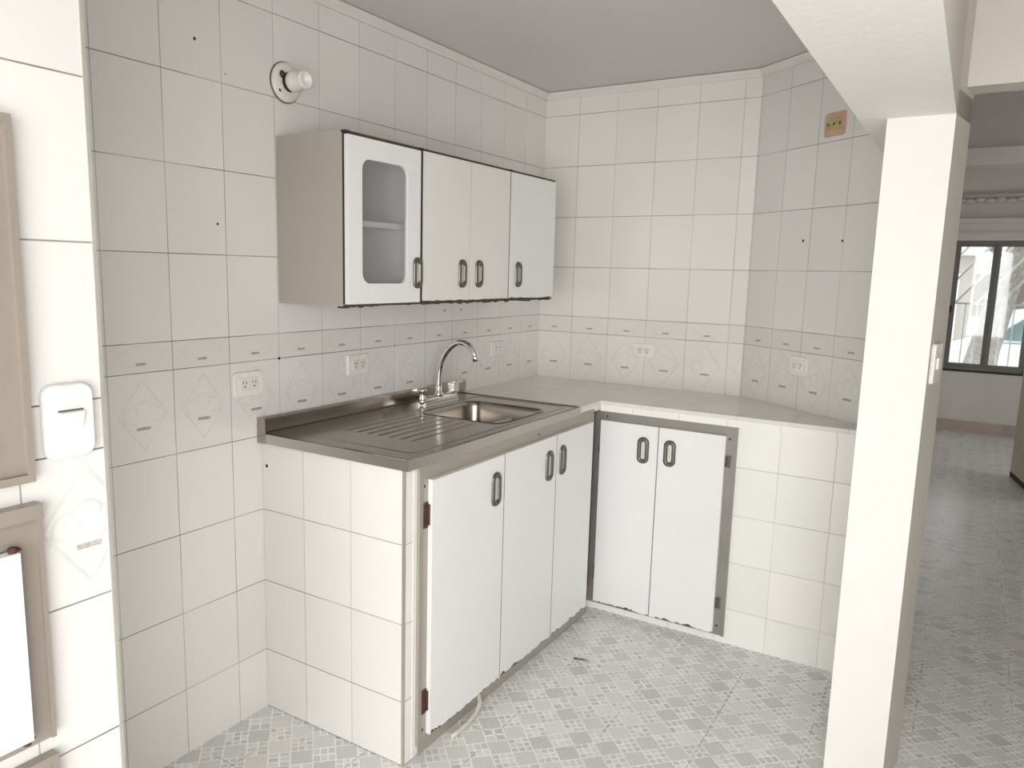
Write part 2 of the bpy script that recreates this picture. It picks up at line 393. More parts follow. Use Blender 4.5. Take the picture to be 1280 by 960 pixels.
# ================================================================== THE SETTING
FX0, FX1 = -4.75, 5.5
YR = -4.2
struct('floor', B(FX0, FX1, YR, 0.0, -.08, 0.0), 'floor', 'pale grey mosaic patterned ceramic tile floor running through kitchen and passage', 'floor')

wl = struct('wall_left', B(FX0, .12, 0.0, .12, 0, CEIL), 'tileL', 'white tiled kitchen wall behind the steel sink', 'wall')
wb = struct('wall_back', B(0.0, .12, P0[1], 0.0, 0, CEIL), 'tileB', 'white tiled kitchen back wall with patterned border', 'wall')
# angled wall: local x runs along the wall
dirv = (math.cos(ANG), math.sin(ANG))
bm = bmesh.new()
L = .90
pe = (P0[0]+dirv[0]*L, P0[1]+dirv[1]*L)
prism(bm, [P0, pe, (pe[0]+.10, pe[1]-.01), (.12, -1.60), (.12, P0[1])], 0, CEIL)
wd = struct('wall_angled', bm, 'tileD', 'white tiled angled wall right of the back corner', 'wall', loc=(P0[0], P0[1], 0), rotz=ANG)
# near pier wall
wp = struct('wall_pier', B(FX0, -2.862, -.745, -.001, 0, CEIL), 'tileP', 'bright white tiled wall at the left edge, carrying the metal frames', 'wall')
struct('trim_1', B(-2.862, -2.856, -.7475, -.735, 0, CEIL), 'trim', 'thin grey metal strip on the corner of the near tiled wall', 'trim')

# pillar with its slightly skewed passage side
bm = bmesh.new()
prism(bm, [(-1.165, -1.681), (-1.165, -1.842), (-.985, -1.872), (-.985, -1.681)], 0, 2.0)
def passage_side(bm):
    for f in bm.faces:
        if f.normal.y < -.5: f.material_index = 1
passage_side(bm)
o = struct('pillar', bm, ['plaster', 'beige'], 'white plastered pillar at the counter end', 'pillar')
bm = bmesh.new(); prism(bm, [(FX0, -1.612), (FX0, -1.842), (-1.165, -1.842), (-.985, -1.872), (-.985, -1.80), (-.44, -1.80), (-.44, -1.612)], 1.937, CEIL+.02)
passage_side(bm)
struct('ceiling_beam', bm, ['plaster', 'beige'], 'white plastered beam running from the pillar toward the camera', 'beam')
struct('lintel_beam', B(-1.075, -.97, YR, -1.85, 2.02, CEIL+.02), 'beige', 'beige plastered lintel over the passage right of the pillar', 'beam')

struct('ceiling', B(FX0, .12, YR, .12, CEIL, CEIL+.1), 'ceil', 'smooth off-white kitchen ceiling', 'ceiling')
def mould(a, b, ni, name, lab):
    """moulding along a->b, ni = inward normal"""
    bm = bmesh.new(); a = Vector((*a, 0)); b = Vector((*b, 0)); n = Vector((*ni, 0))
    prof = [(0, 2.362), (.010, 2.362), (.012, 2.372), (.024, 2.384), (.026, 2.392), (0, 2.392)]
    A = [bm.verts.new(a+n*p+Vector((0, 0, q))) for p, q in prof]; C = [bm.verts.new(b+n*p+Vector((0, 0, q))) for p, q in prof]
    m = len(prof)
    bm.faces.new(A); bm.faces.new(C[::-1])
    for i in range(m): bm.faces.new((A[i], C[i], C[(i+1) % m], A[(i+1) % m]))
    bmesh.ops.recalc_face_normals(bm, faces=bm.faces)
    return struct(name, bm, 'mould', lab, 'trim')
mould((-2.86, 0), (0, 0), (0, -1), 'trim_2', 'narrow plaster moulding along the ceiling above the sink wall')
mould((0, 0), P0, (-1, 0), 'trim_3', 'narrow plaster moulding along the ceiling above the back wall')
mould(P0, (P0[0]+dirv[0]*.7, P0[1]+dirv[1]*.7), (dirv[1], -dirv[0]), 'trim_4', 'narrow plaster moulding along the ceiling above the angled wall')

# rest of the shell: room behind and right of the camera, front room with the window
struct('wall_light_block', B(-2.9, -1.076, -2.58, -2.46, 0, CEIL), 'farwall', 'plain unseen wall added right of the camera to block light', 'wall')  # unseen wall added to keep rear light off the passage floor
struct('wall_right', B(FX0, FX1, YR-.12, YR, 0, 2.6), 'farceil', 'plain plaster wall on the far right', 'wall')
bm = bmesh.new()
box(bm, FX0-.12, FX0, -1.1, 0, 0, CEIL); box(bm, FX0-.12, FX0, YR, -3.6, 0, CEIL); box(bm, FX0-.12, FX0, -3.6, -1.1, 2.25, CEIL)
struct('wall_rear', bm, 'plaster', 'plain rear wall with a wide patio opening', 'wall')
FZ = 2.355
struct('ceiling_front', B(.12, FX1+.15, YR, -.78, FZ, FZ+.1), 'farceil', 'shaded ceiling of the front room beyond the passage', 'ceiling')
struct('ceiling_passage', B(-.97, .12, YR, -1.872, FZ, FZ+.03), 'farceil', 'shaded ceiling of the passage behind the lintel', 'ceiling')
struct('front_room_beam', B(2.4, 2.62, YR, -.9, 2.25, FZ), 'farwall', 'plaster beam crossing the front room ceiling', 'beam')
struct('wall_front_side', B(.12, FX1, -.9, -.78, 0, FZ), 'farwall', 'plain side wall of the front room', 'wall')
WY0, WY1, WZ0, WZ1 = -2.43, -1.05, .622, 1.915
bm = bmesh.new()
box(bm, FX1, FX1+.15, YR, WY0, 0, FZ); box(bm, FX1, FX1+.15, WY1, -.78, 0, FZ)
box(bm, FX1, FX1+.15, WY0, WY1, 0, WZ0); box(bm, FX1, FX1+.15, WY0, WY1, WZ1, FZ)
struct('wall_front', bm, 'farwall', 'plain plaster wall under and around the front window', 'wall')
struct('baseboard_front', B(FX1-.012, FX1, YR, -.9, 0, .115), 'pinktile', 'pinkish tile baseboard under the front window', 'baseboard')
bm = bmesh.new()
box(bm, FX1-.16, FX1, YR, -.9, 2.075, 2.118); box(bm, FX1-.10, FX1, YR, -.9, 1.985, 2.075); box(bm, FX1-.14, FX1, YR, -.9, 1.94, 1.985)
struct('trim_5', bm, 'farwall', 'stepped plaster cornice above the front window', 'trim', bevel=.008)
bm = bmesh.new()
extr(bm, [(FX1-.03, FZ-.03), (FX1, FZ-.06), (FX1, FZ), (FX1-.07, FZ)], 'y', YR, -.9)
for k in range(-4, 5):                                   # plaster garland on the crown
    s = .16-.025*abs(k); q = bmesh.ops.create_icosphere(bm, subdivisions=2, radius=1.0)
    bmesh.ops.scale(bm, verts=q['verts'], vec=(.03, .05, .022+.05*s))
    bmesh.ops.translate(bm, verts=q['verts'], vec=(FX1-.035, -2.05+k*.085, FZ-.055-.01*(abs(k) % 2)))
struct('trim_6', bm, 'farwall', 'crown moulding with a plaster garland over the front window', 'trim', smooth=True)

# window
win = empty('window_1', (FX1+.05, (WY0+WY1)/2, WZ0), 'grey aluminium sliding front window with clear panes', 'window', kind='structure')
xa, xb = FX1+.02, FX1+.09
bm = bmesh.new()
box(bm, xa, xb, WY0, WY1, WZ0, WZ0+.035); box(bm, xa, xb, WY0, WY1, WZ1-.03, WZ1)
for yy in (WY0, WY1-.035): box(bm, xa, xb, yy, yy+.035, WZ0, WZ1)
obj('window_frame', bm, 'alu', win, bevel=.003)
ys = [WY0+.035, -2.075, -1.735, -1.41, WY1-.035]
for i in range(4):
    y0, y1 = ys[i], ys[i+1]; xo = .012 if i % 2 else -.012
    bm = bmesh.new(); xm = FX1+.055+xo
    box(bm, xm-.012, xm+.012, y0, y0+.034, WZ0+.035, WZ1-.03); box(bm, xm-.012, xm+.012, y1-.034, y1, WZ0+.035, WZ1-.03)
    box(bm, xm-.012, xm+.012, y0+.034, y1-.034, WZ0+.035, WZ0+.07); box(bm, xm-.012, xm+.012, y0+.034, y1-.034, WZ1-.06, WZ1-.03)
    s = obj('window_sash', bm, 'alu', win, bevel=.002)
    obj('pane', B(xm-.002, xm+.002, y0+.034, y1-.034, WZ0+.07, WZ1-.06), 'glass', s)
obj('latch', B(FX1+.005, FX1+.03, -1.745, -1.725, 1.20, 1.27), 'black', win, bevel=.003)
obj('sill_seal', B(FX1-.004, FX1+.02, WY0, WY1, WZ0-.012, WZ0+.006), 'black', win)

# security grille outside
gr = empty('security_grille', (5.78, -1.75, .5), 'white iron security grille with slanted upper bars outside the front window', 'window grille')
bm = bmesh.new()
for zz in (.55, 1.28, 2.0): box(bm, 5.77, 5.785, -2.75, -.8, zz, zz+.018)
obj('rail', bm, 'whitemetal', gr)
for k in range(19):
    y = -2.7+k*.105
    bm = bmesh.new(); tube(bm, [(5.778, y, .5), (5.778, y, 1.29)], .006, 8); obj('bar', bm, 'whitemetal', gr)
for k in range(12):
    y = -2.9+k*.19; a, b = Vector((5.778, y, 1.29)), Vector((5.778, y-.55, 2.0))
    if b.y < -2.75: q = (-2.75-a.y)/(b.y-a.y); b = a+(b-a)*q
    if a.y < -2.75 or a.y > -.8: continue
    bm = bmesh.new(); tube(bm, [a, b], .011, 8); obj('slanted_bar', bm, 'whitemetal', gr)

# outside
struct('street', B(FX1+.15, 30, -16, 10, -.6, -.45), 'street', 'pale concrete street outside the front window', 'street')
def tree(loc, lean, h, label):
    t = empty('tree', loc, label, 'tree', 'trees outside the window'); x, y, z = loc
    bm = bmesh.new()
    tube(bm, [(x, y, z-.05), (x+.05, y+lean*.15, z+h*.3), (x, y+lean*.5, z+h*.65), (x, y+lean, z+h)], [.15, .11, .095, .07], 12); obj('trunk', bm, 'bark', t)
    for k in range(4):
        f = .6+.1*k; yy = y+lean*f*.9; zz = z+h*f; s = 1 if k % 2 else -1
        bm = bmesh.new(); tube(bm, [(x, yy, zz), (x+.1*s, yy+.25*s, zz+.35), (x+.1, yy+.5*s, zz+.5), (x, yy+.85*s, zz+.85)], [.05, .04, .03, .015], 8); obj('branch', bm, 'bark', t)
    bm = bmesh.new(); rnd = random.Random(h)
    for k in range(260):
        c = Vector((x+rnd.gauss(0, .25), y+lean+rnd.gauss(0, .3), z+h+.9+rnd.gauss(0, .3))); a = Vector((rnd.gauss(0, 1), rnd.gauss(0, 1), rnd.gauss(0, 1))).normalized()*.10; b = a.orthogonal().normalized()*.05
        bm.faces.new([bm.verts.new(c+a), bm.verts.new(c+b), bm.verts.new(c-a), bm.verts.new(c-b)])
    obj('foliage', bm, 'leaf', t)
tree((7.6, -1.90, -.45), -.55, 3.0, 'grey tree trunk leaning right, behind the left window pane')
tree((9.0, -2.10, -.45), -.55, 3.3, 'grey tree trunk nearer the centre bar of the window, beside the white car')
# car
car = empty('car', (10.6, -3.6, -.45), 'white car parked outside, seen through the right window pane', 'car')
CY, CZ = .32, -.30
def sh(p): return [(a+CY, b+CZ) for a, b in p]
bm = bmesh.new()
extr(bm, sh([(-6.0, .12), (-6.05, .5), (-5.9, .82), (-4.95, .95), (-4.9, .95), (-2.3, .93), (-1.95, .8), (-1.9, .4), (-2.0, .12)]), 'x', 9.8, 11.5)
obj('body', bm, 'carpaint', car, bevel=.05)
bm = bmesh.new()
extr(bm, sh([(-5.0, .95), (-4.45, 1.38), (-4.2, 1.43), (-3.0, 1.43), (-2.75, 1.38), (-2.35, .93)]), 'x', 9.95, 11.35)
obj('cabin', bm, 'carpaint', car, bevel=.04)
for pts in ([(-4.85, .98), (-4.42, 1.33), (-3.75, 1.36), (-3.75, .98)], [(-3.67, .98), (-3.67, 1.36), (-2.95, 1.35), (-2.5, .98)]):
    bm = bmesh.new(); extr(bm, sh(pts), 'x', 9.93, 9.96); obj('car_window', bm, 'carglass', car)
for yy in (-5.2, -2.75):
    for xx in (9.78, 11.3):
        bm = bmesh.new(); lathe(bm, [(.2, 0), (.31, .01), (.32, .1), (.31, .2), (.2, .21)], (xx, yy+CY, .17+CZ), (1, 0, 0)); obj('wheel', bm, 'tyre', car)
# house across the street
hs = empty('house', (17, -2, -.45), 'pale low house across the street behind the trees', 'house')
obj('facade', B(17, 21, -3.2, 3, -.45, 2.1), 'facade', hs)
bm = bmesh.new(); box(bm, 16.7, 21.2, -3.4, 3.2, 2.1, 2.25); obj('roof_slab', bm, 'street', hs)
obj('garage_door', B(16.95, 17, -1.6, .8, -.45, 1.7), 'whitemetal', hs)
for yy in (-3.0, 1.4): obj('house_window', B(16.96, 17, yy, yy+1.1, .75, 1.7), 'hinge', hs)

# ================================================================== KITCHEN UNITS
XE, YF, CT = -1.881, -.595, .963           # counter end plane, front plane of sink run, height of tiled top
XF, YT = -.505, -1.70                       # front plane of back run, its hidden tip
ct = empty('tiled_counter', (0, 0, 0), 'white tiled L-shaped masonry counter under the sink and back wall', 'counter')
def dline(x): return P0[1]+(x-P0[0])*dirv[1]/dirv[0]
# base of sink run: end wall, front strips; base of back run
bm = bmesh.new()
box(bm, XE, -1.80, YF, -.001, .003, .934, 0)
for f in bm.faces:
    if abs(f.normal.y) > .5: f.material_index = 1
obj('end_wall', bm, ['tileEnd', 'tileFront'], ct)
obj('corner_trim', B(XE-.0015, XE+.006, YF-.0015, YF+.006, .003, .934), 'trim', ct)
obj('plaster_strip', B(-1.8395, -1.823, YF-.002, YF+.002, .003, .934), 'doorwarm', ct)
bm = bmesh.new()
box(bm, -1.80, XF, YF+.03, -.001, 0, .10)                       # plinth
box(bm, -1.80, XF, -.03, -.001, .10, .934)
box(bm, -.80, XF, YF, -.03, .925, .94)
obj('plinth', bm, 'plaster', ct)
bm = bmesh.new()
yt = dline(XF)-.0
prism(bm, [(-.002, -.05), (XF, -.05), (XF, YF), (XF, -1.192), (XF, yt+.002), (-.002, P0[1]+.002)], 0, .028)
prism(bm, [(-.002, -.05), (-.04, -.05), (-.04, P0[1]-.05), (-.002, P0[1]+.002)], .028, .94)
prism(bm, [(XF, -1.182), (XF, dline(XF)+.002), (dirv[0]*.3, dline(dirv[0]*.3)+.004), (dirv[0]*.1, -1.19)], .028, .945)
prism(bm, [(XF, YF), (XF, -1.182), (-.04, -1.182), (-.04, YF)], .915, .945)
obj('back_run_base', bm, 'tileFront', ct)
# tiled worktop: one L-shaped slab (right of the steel sink)
bm = bmesh.new()
XO = XF-.032
prism(bm, [(-.768, -.001), (-.768, YF-.012), (XO, YF-.012), (XO, dline(XO)+.002), (-.002, P0[1]+.0015), (-.002, -.001)], .9455, CT)
tp = obj('worktop', bm, ['tileTop'], ct, bevel=.004)
bm = bmesh.new()
box(bm, -.76, XO+.002, YF-.008, YF-.0015, .922, .9455); box(bm, XO+.006, XF-.001, -1.62, YF-.008, .917, .9455)
obj('worktop_lip', bm, 'tileFront', ct)

# ---- steel sink worktop
sk = empty('sink_worktop', (-1.33, -.3, .94), 'stainless steel sink worktop with drainboard and single bowl', 'sink')
SX0, SX1, SY0, SY1, SZ = -1.898, -.772, -.622, -.0015, .968
bm = bmesh.new()
bowl = rrect(-1.285, -.925, -.548, -.185, .055, 8)
outer = [(SX0, SY0), (SX1, SY0), (SX1, SY1), (SX0, SY1)]
vo = [bm.verts.new((*p, SZ)) for p in outer]; vh = [bm.verts.new((*p, SZ)) for p in bowl]
es = [bm.edges.new((vo[i], vo[(i+1) % 4])) for i in range(4)] + [bm.edges.new((vh[i], vh[(i+1) % len(vh)])) for i in range(len(vh))]
bmesh.ops.triangle_fill(bm, use_beauty=True, edges=es)
# apron on the front, left and right
lo = [bm.verts.new((*p, .936)) for p in outer]
for i in (0, 1, 3): bm.faces.new((vo[i], lo[i], lo[(i+1) % 4], vo[(i+1) % 4]))
lo2 = [bm.verts.new((p[0]+(.012 if p[0] < -1 else -.012), p[1]+(.012 if p[1] < -.3 else 0), .936)) for p in outer]
for i in (0, 1, 3): bm.faces.new((lo[i], lo2[i], lo2[(i+1) % 4], lo[(i+1) % 4]))
bmesh.ops.recalc_face_normals(bm, faces=bm.faces)
for f in bm.faces:
    if abs(f.normal.z) > .9 and f.calc_center_median().z > .96 and f.normal.z < 0: f.normal_flip()
for f in bm.faces:
    if abs(f.normal.z) < .5: f.material_index = 1
obj('slab', bm, ['steel', 'apron'], sk)
# bowl
bm = bmesh.new()
rings = []
for ins, z in ((-.006, .9695), (0.0, .9688), (.004, .964), (.008, .950), (.014, .86), (.022, .825), (.045, .808), (.10, .803)):
    r = max(.055-ins*.3, .02)
    rings.append([bm.verts.new((*p, z)) for p in rrect(-1.285+ins, -.925-ins, -.548+ins, -.185-ins, r, 8)])
for a, b in zip(rings, rings[1:]):
    for i in range(len(a)): bm.faces.new((a[i], a[(i+1) % len(a)], b[(i+1) % len(a)], b[i]))
bm.faces.new(rings[-1]); bmesh.ops.recalc_face_normals(bm, faces=bm.faces)
bw = obj('bowl', bm, 'steel', sk, smooth=True)
bm = bmesh.new(); lathe(bm, [(.045, 0), (.043, .004), (.03, .004), (.028, .001)], (-1.105, -.366, .803), (0, 0, 1)); obj('drain', bm, 'chrome', bw)
# rim and drainboard ridges pressed in the sheet
bm = bmesh.new()
def ridge(pts, r):
    tube(bm, [(x, y, SZ-.0015) for x, y in pts], r, 8)
ridge([(SX0+.006, SY0+.006), (SX1-.006, SY0+.006), (SX1-.006, -.03)], .0045)
ridge([(SX0+.006, SY0+.006), (SX0+.006, -.03)], .0045)
ridge([(-1.80, -.575), (-.83, -.575), (-.81, -.555), (-.81, -.17), (-.83, -.15), (-1.80, -.15), (-1.82, -.17), (-1.82, -.555), (-1.80, -.575)], .003)
obj('rim', bm, 'steel', sk, smooth=True)
bm = bmesh.new()
for k in range(7):
    y = -.20-.045*k; ridge([(-1.70, y), (-1.68, y), (-1.33, y), (-1.315, y)], [.001, .0042, .0042, .001])
obj('drainboard_ridges', bm, 'steel', sk, smooth=True)
# backsplash with returned left end
bm = bmesh.new()
extr(bm, [(-.0015, SZ), (-.022, SZ), (-.0225, SZ+.006), (-.020, SZ+.044), (-.018, SZ+.050), (-.0015, SZ+.050)], 'x', SX0, -.715)
box(bm, SX0, SX0+.010, -.034, -.022, SZ-.03, SZ+.046)
box(bm, SX0-.002, SX0+.004, -.040, -.0015, .936, SZ+.050)
obj('backsplash', bm, 'steel', sk, bevel=.002)

# ---- faucet
FY = -.105
fa = empty('faucet', (-1.04, FY, SZ), 'chrome two-handle kitchen faucet with tall gooseneck spout', 'faucet')
bm = bmesh.new(); tube(bm, [(-1.165, FY, SZ+.016), (-1.15, FY, SZ+.016), (-.93, FY, SZ+.016), (-.915, FY, SZ+.016)], [.008, .017, .017, .008], 16)
box(bm, -1.155, -.925, FY-.02, FY+.02, SZ-.001, SZ+.012)
obj('base_bar', bm, 'chrome', fa, smooth=False)
ctrl = [(-.105, .992), (-.105, 1.04), (-.107, 1.085), (-.117, 1.13), (-.139, 1.172), (-.172, 1.206), (-.210, 1.221), (-.246, 1.213), (-.270, 1.192), (-.280, 1.168)]
path = []
for k in range(len(ctrl)-1):                     # Catmull-Rom through the control points
    p0, p1, p2, p3 = (Vector(ctrl[max(min(q, len(ctrl)-1), 0)]) for q in (k-1, k, k+1, k+2))
    for f in (0, .33, .66):
        v = .5*((2*p1)+(p2-p0)*f+(2*p0-5*p1+4*p2-p3)*f*f+(3*p1-p0-3*p2+p3)*f**3); path.append((-1.042, v.x, v.y))
path.append((-1.042, *ctrl[-1]))
bm = bmesh.new(); tube(bm, path, .0115, 16)
sp = obj('spout', bm, 'chrome', fa)
bm = bmesh.new(); lathe(bm, [(.019, 0), (.019, .012), (.014, .018), (.014, .04), (.0125, .046)], (-1.042, FY, SZ+.024), (0, 0, 1)); obj('spout_collar', bm, 'chrome', fa)
d = (Vector(path[-1])-Vector(path[-2])).normalized()
bm = bmesh.new(); lathe(bm, [(.0115, -.004), (.0125, 0), (.0125, .018), (.009, .019)], path[-1], d); obj('aerator', bm, 'chrome', fa)
for hx, s in ((-1.150, -1), (-.935, 1)):
    bm = bmesh.new(); lathe(bm, [(.016, .025), (.0165, .03), (.013, .04), (.013, .055), (.016, .06), (.0165, .068), (.012, .072)], (hx, FY, SZ-.003), (0, 0, 1))
    box(bm, hx-.011 if s > 0 else hx-.052, hx+.052 if s > 0 else hx+.011, FY-.012, FY+.012, SZ+.066, SZ+.075)
    if s > 0: box(bm, hx-.018, hx+.018, FY-.016, FY+.016, SZ+.03, SZ+.066)
    obj('handle', bm, 'chrome', fa)

# ---- oval recessed pull
def pull(parent, face, c, z0, z1, w=.058):
    """face: ('y', ycoord) door front facing -y, c = x centre; ('x', xcoord) door front facing -x, c = y centre"""
    ax, f = face; bm = bmesh.new()
    a, b = c-w/2, c+w/2
    o = rrect(a, b, z0, z1, w*.48, 8)
    rgs = []
    prof = [(0, 0.001), (0.001, -.005), (.006, -.0085), (.012, -.0085), (.0165, -.004), (.0175, -.001)]
    for ins, off in prof:
        pts = rrect(a+ins, b-ins, z0+ins*1.1, z1-ins*1.1, max((w/2-ins)*.92, .004), 8)
        rgs.append([bm.verts.new((p[0], f+off, p[1]) if ax == 'y' else (f+off, p[0], p[1])) for p in pts])
    for q, r in zip(rgs, rgs[1:]):
        for i in range(len(q)):
            fc = bm.faces.new((q[i], q[(i+1) % len(q)], r[(i+1) % len(q)], r[i])); fc.smooth = True
    last = bm.faces.new(rgs[-1]); last.material_index = 1
    bmesh.ops.recalc_face_normals(bm, faces=bm.faces)
    cen = last.calc_center_median()
    n = last.normal
    if (n.y if ax == 'y' else n.x) > 0: bmesh.ops.reverse_faces(bm, faces=list(bm.faces))
    return obj('handle', bm, ['handle', 'recess'], parent)

# ---- slab door with frayed bottom edge
def door(parent, ax, f, th, a, b, z0, z1, seed, mat='doorwhite', fray=.010, name='door', side=1):
    """front at f, thickness th going away from the room"""
    r = random.Random(seed)
    def outline(drop, n=46):
        pts = [(a, z1), (b, z1)]
        lo = []
        wear = 0
        for k in range(n+1):
            u = a+(b-a)*(1-k/n); e = min(k, n-k)/n
            wear = .7*wear+r.uniform(0, 1)*.5*(1 if r.random() < .55 else 0)
            q = fray*wear*(.4+1.6*(1 if e < .08 else .55))
            lo.append((u, z0+q*drop))
        return pts+lo
    bm = bmesh.new()
    s = 1
    extr(bm, outline(1.0), ax, f, f+.0035*s, 0)
    if fray: extr(bm, [(p, max(q, z0-.0)) for p, q in outline(.45)], ax, f+.0035*s, f+(th-.0035)*s, 1)
    else: extr(bm, outline(0), ax, f+.0035*s, f+(th-.0035)*s, 0)
    extr(bm, outline(.8), ax, f+(th-.0035)*s, f+th*s, 0)
    # white edging on the long sides
    for e0, e1 in ((a-.0006, a+.0004), (b-.0004, b+.0006)):
        if ax == 'y': box(bm, e0, e1, f, f+th, z0+.004, z1)
        else: box(bm, f, f+th, e0, e1, z0+.004, z1)
    if ax == 'y': box(bm, a, b, f, f+th, z1-.0005, z1+.0005)
    else: box(bm, f, f+th, a, b, z1-.0005, z1+.0005)
    return obj(name, bm, [mat, 'chip'], parent)

def hinge(parent, ax, f, c, z0, z1, mat='rust', w=.02):
    bm = bmesh.new(); zc = (z0+z1)/2
    if ax == 'y':
        tube(bm, [(c, f-.004, z0+.008), (c, f-.004, z1-.008)], .0045, 10)
        box(bm, c-w, c, f-.002, f+.001, z0, z1); box(bm, c, c+w*.7, f-.0045, f-.002, z0+.012, z1-.012)
        for zz in (z0+.012, z1-.012): lathe(bm, [(.004, 0), (.0015, .002)], (c-w*.55, f-.002, zz), (0, -1, 0), 10)
    else:
        tube(bm, [(f-.004, c, z0+.006), (f-.004, c, z1-.006)], .0045, 10)
        box(bm, f-.002, f+.001, c-w*.8, c, z0, z1); box(bm, f-.0035, f-.001, c, c+w*.6, z0+.008, z1-.008)
    return obj('hinge', bm, mat, parent)

# ---- cabinet front under the sink
YD = YF-.004
cb = empty('sink_cabinet', (-1.2, YF, .04), 'three-door white cabinet under the steel sink, in a grey metal frame', 'cabinet')
bm = bmesh.new()
fr0, fr1 = YF-.005, YF+.03
box(bm, -1.8118, -1.768, fr0, fr1, .036, .9139)               # left stile
box(bm, -.622, -.585, fr0, fr1, .036, .9139)                 # right stile (in the corner)
box(bm, -1.768, -.622, fr0, fr1, .880, .9139)
box(bm, -1.8118, -.585, fr0, fr1, .002, .0359); box(bm, -1.768, -.622, fr0, fr1, .036, .058)                # bottom rail
box(bm, -1.822, -1.812, fr0-.006, fr0+.01, .036, .9139)      # outer lip
box(bm, -1.822, -.60, fr0-.006, fr0+.01, .9141, .934)
obj('frame', bm, 'frame', cb, bevel=.002)
obj('screw_hole', B(-1.794, -1.788, fr0-.001, fr0, .862, .870), 'slot', cb)
obj('screw_hole', B(-1.794, -1.788, fr0-.001, fr0, .072, .080), 'slot', cb)
obj('screw_hole', B(-1.084, -1.078, fr0-.001, fr0, .900, .907), 'slot', cb)
obj('inner_panel', B(-1.80, -.60, YF+.20, YF+.21, .10, .92), 'inner', cb)  # pale panel closing the cabinet behind the doors
DY = fr0-.018
d1 = door(cb, 'y', DY, .0175, -1.772, -1.358, .052, .884, 1); pull(d1, ('y', DY), -1.411, .712, .832)
d2 = door(cb, 'y', DY, .0175, -1.3505, -.966, .052, .884, 2); pull(d2, ('y', DY), -1.024, .714, .834)
d3 = door(cb, 'y', DY, .0175, -.958, -.628, .052, .884, 3); pull(d3, ('y', DY), -.913, .716, .836, .052)
for x0, x1 in ((-1.3572, -1.3512), (-.9652, -.9587)): obj('gap_shade_strip', B(x0, x1, DY+.0015, fr0-.0005, .055, .882), 'hinge', cb)  # grey strips stand in for the shade in the gaps between doors
hinge(cb, 'y', fr0-.001, -1.775, .735, .815); hinge(cb, 'y', fr0-.001, -1.775, .130, .210)

# ---- two-door cabinet in the back run
cc = empty('corner_cabinet', (XF, -.89, .03), 'two-door white cabinet below the tiled back counter, in a grey metal frame', 'cabinet')
bm = bmesh.new(); g0, g1 = XF-.006, XF+.03
box(bm, g0, g1, -1.186, -1.142, .030, .914); box(bm, g0, g1, -.602, -.570, .030, .914)
box(bm, g0, g1, -1.142, -.602, .872, .914); box(bm, g0, g1, -1.142, -.602, .030, .045)
box(bm, g0-.006, g0+.01, -1.190, -1.181, .030, .9085); box(bm, g0-.006, g0+.01, -1.190, -.60, .909, .918)
obj('frame', bm, 'frame2', cc, bevel=.002)
for yy, zz in ((-1.160, .862), (-.630, .893), (-1.160, .07)): obj('screw_hole', B(g0-.001, g0, yy-.004, yy+.004, zz-.004, zz+.004), 'slot', cc)
DX = g0-.018
d4 = door(cc, 'x', DX, .0175, -.868, -.608, .040, .876, 4); pull(d4, ('x', DX), -.806, .712, .826, .052)
d5 = door(cc, 'x', DX, .0175, -1.148, -.873, .040, .876, 5); pull(d5, ('x', DX), -.922, .715, .828, .052)
for yy in (-1.153,):
    for z0, z1 in ((.745, .795), (.145, .195)): hinge(cc, 'x', g0-.001, yy, z0, z1, 'hinge', .02)
for z0, z1 in ((.72, .77), (.14, .22)): hinge(cc, 'x', g0-.001, -.604, z0, z1, 'rust', .012)
obj('inner_panel', B(-.30, -.29, -1.17, -.61, .03, .914), 'inner', cc)  # pale panel inside the two-door cabinet

# ---- wall cabinet
wc = empty('wall_cabinet', (-1.12, -.15, 1.385), 'long white four-door wall cabinet with one glazed door', 'cabinet')
WX0, WX1, WF, WZa, WZb = -1.796, -.437, -.283, 1.386, 1.912
def panel(name, *a, mat='carcass', bev=.0015): return obj(name, B(*a), mat, wc, bevel=bev)
panel('side_panel', WX0, WX0+.018, WF, -.0015, WZa, WZb); panel('side_panel', WX1-.018, WX1, WF, -.0015, WZa, WZb)
panel('top_panel', WX0+.018, WX1-.018, WF, -.0015, WZb-.018, WZb); panel('bottom_panel', WX0+.018, WX1-.018, WF, -.0015, WZa, WZa+.018)
panel('back_panel', WX0+.018, WX1-.018, -.008, -.0015, WZa+.018, WZb-.018, mat='inner')
for xx in (-1.434, -.836): panel('divider', xx, xx+.018, WF+.004, -.008, WZa+.018, WZb-.018, mat='inner')
panel('shelf', WX0+.018, -1.434, WF+.03, -.008, 1.637, 1.655, mat='doorwhite')
panel('shelf', -1.416, -.836, WF+.03, -.008, 1.637, 1.655, mat='inner')
panel('shelf', -.818, WX1-.018, WF+.03, -.008, 1.637, 1.655, mat='inner')
# worn dark edges above and below the doors
def ragged(x0, x1, y0, y1, z0, z1, seed, amp):
    r = random.Random(seed); bm = bmesh.new(); n = int((x1-x0)/.012); top = []; bot = []
    for k in range(n+1):
        x = x0+(x1-x0)*k/n; top.append((x, z1)); bot.append((x, z0-amp*max(0, r.gauss(.1, .6))))
    extr(bm, top+bot[::-1], 'y', y0, y1); return bm
obj('worn_edge', ragged(WX0+.002, WX1-.002, WF-.012, WF+.002, WZa-.0005, WZa+.006, 3, .004), 'chip', wc)
obj('worn_edge', ragged(WX0+.002, WX1-.002, WF-.012, WF+.002, WZb-.008, WZb-.001, 5, .002), 'chip', wc)
DW = -.302
for x0, x1 in ((WX0+.001, WX0+.012), (-1.4295, -1.4155), (-.8365, -.828)): obj('gap_shade_strip', B(x0, x1, WF-.004 if x0 < -1.5 else DW+.003, WF+.003, WZa+.008, WZb-.010), 'dark', wc)  # black strips put the shade of the front gaps into colour
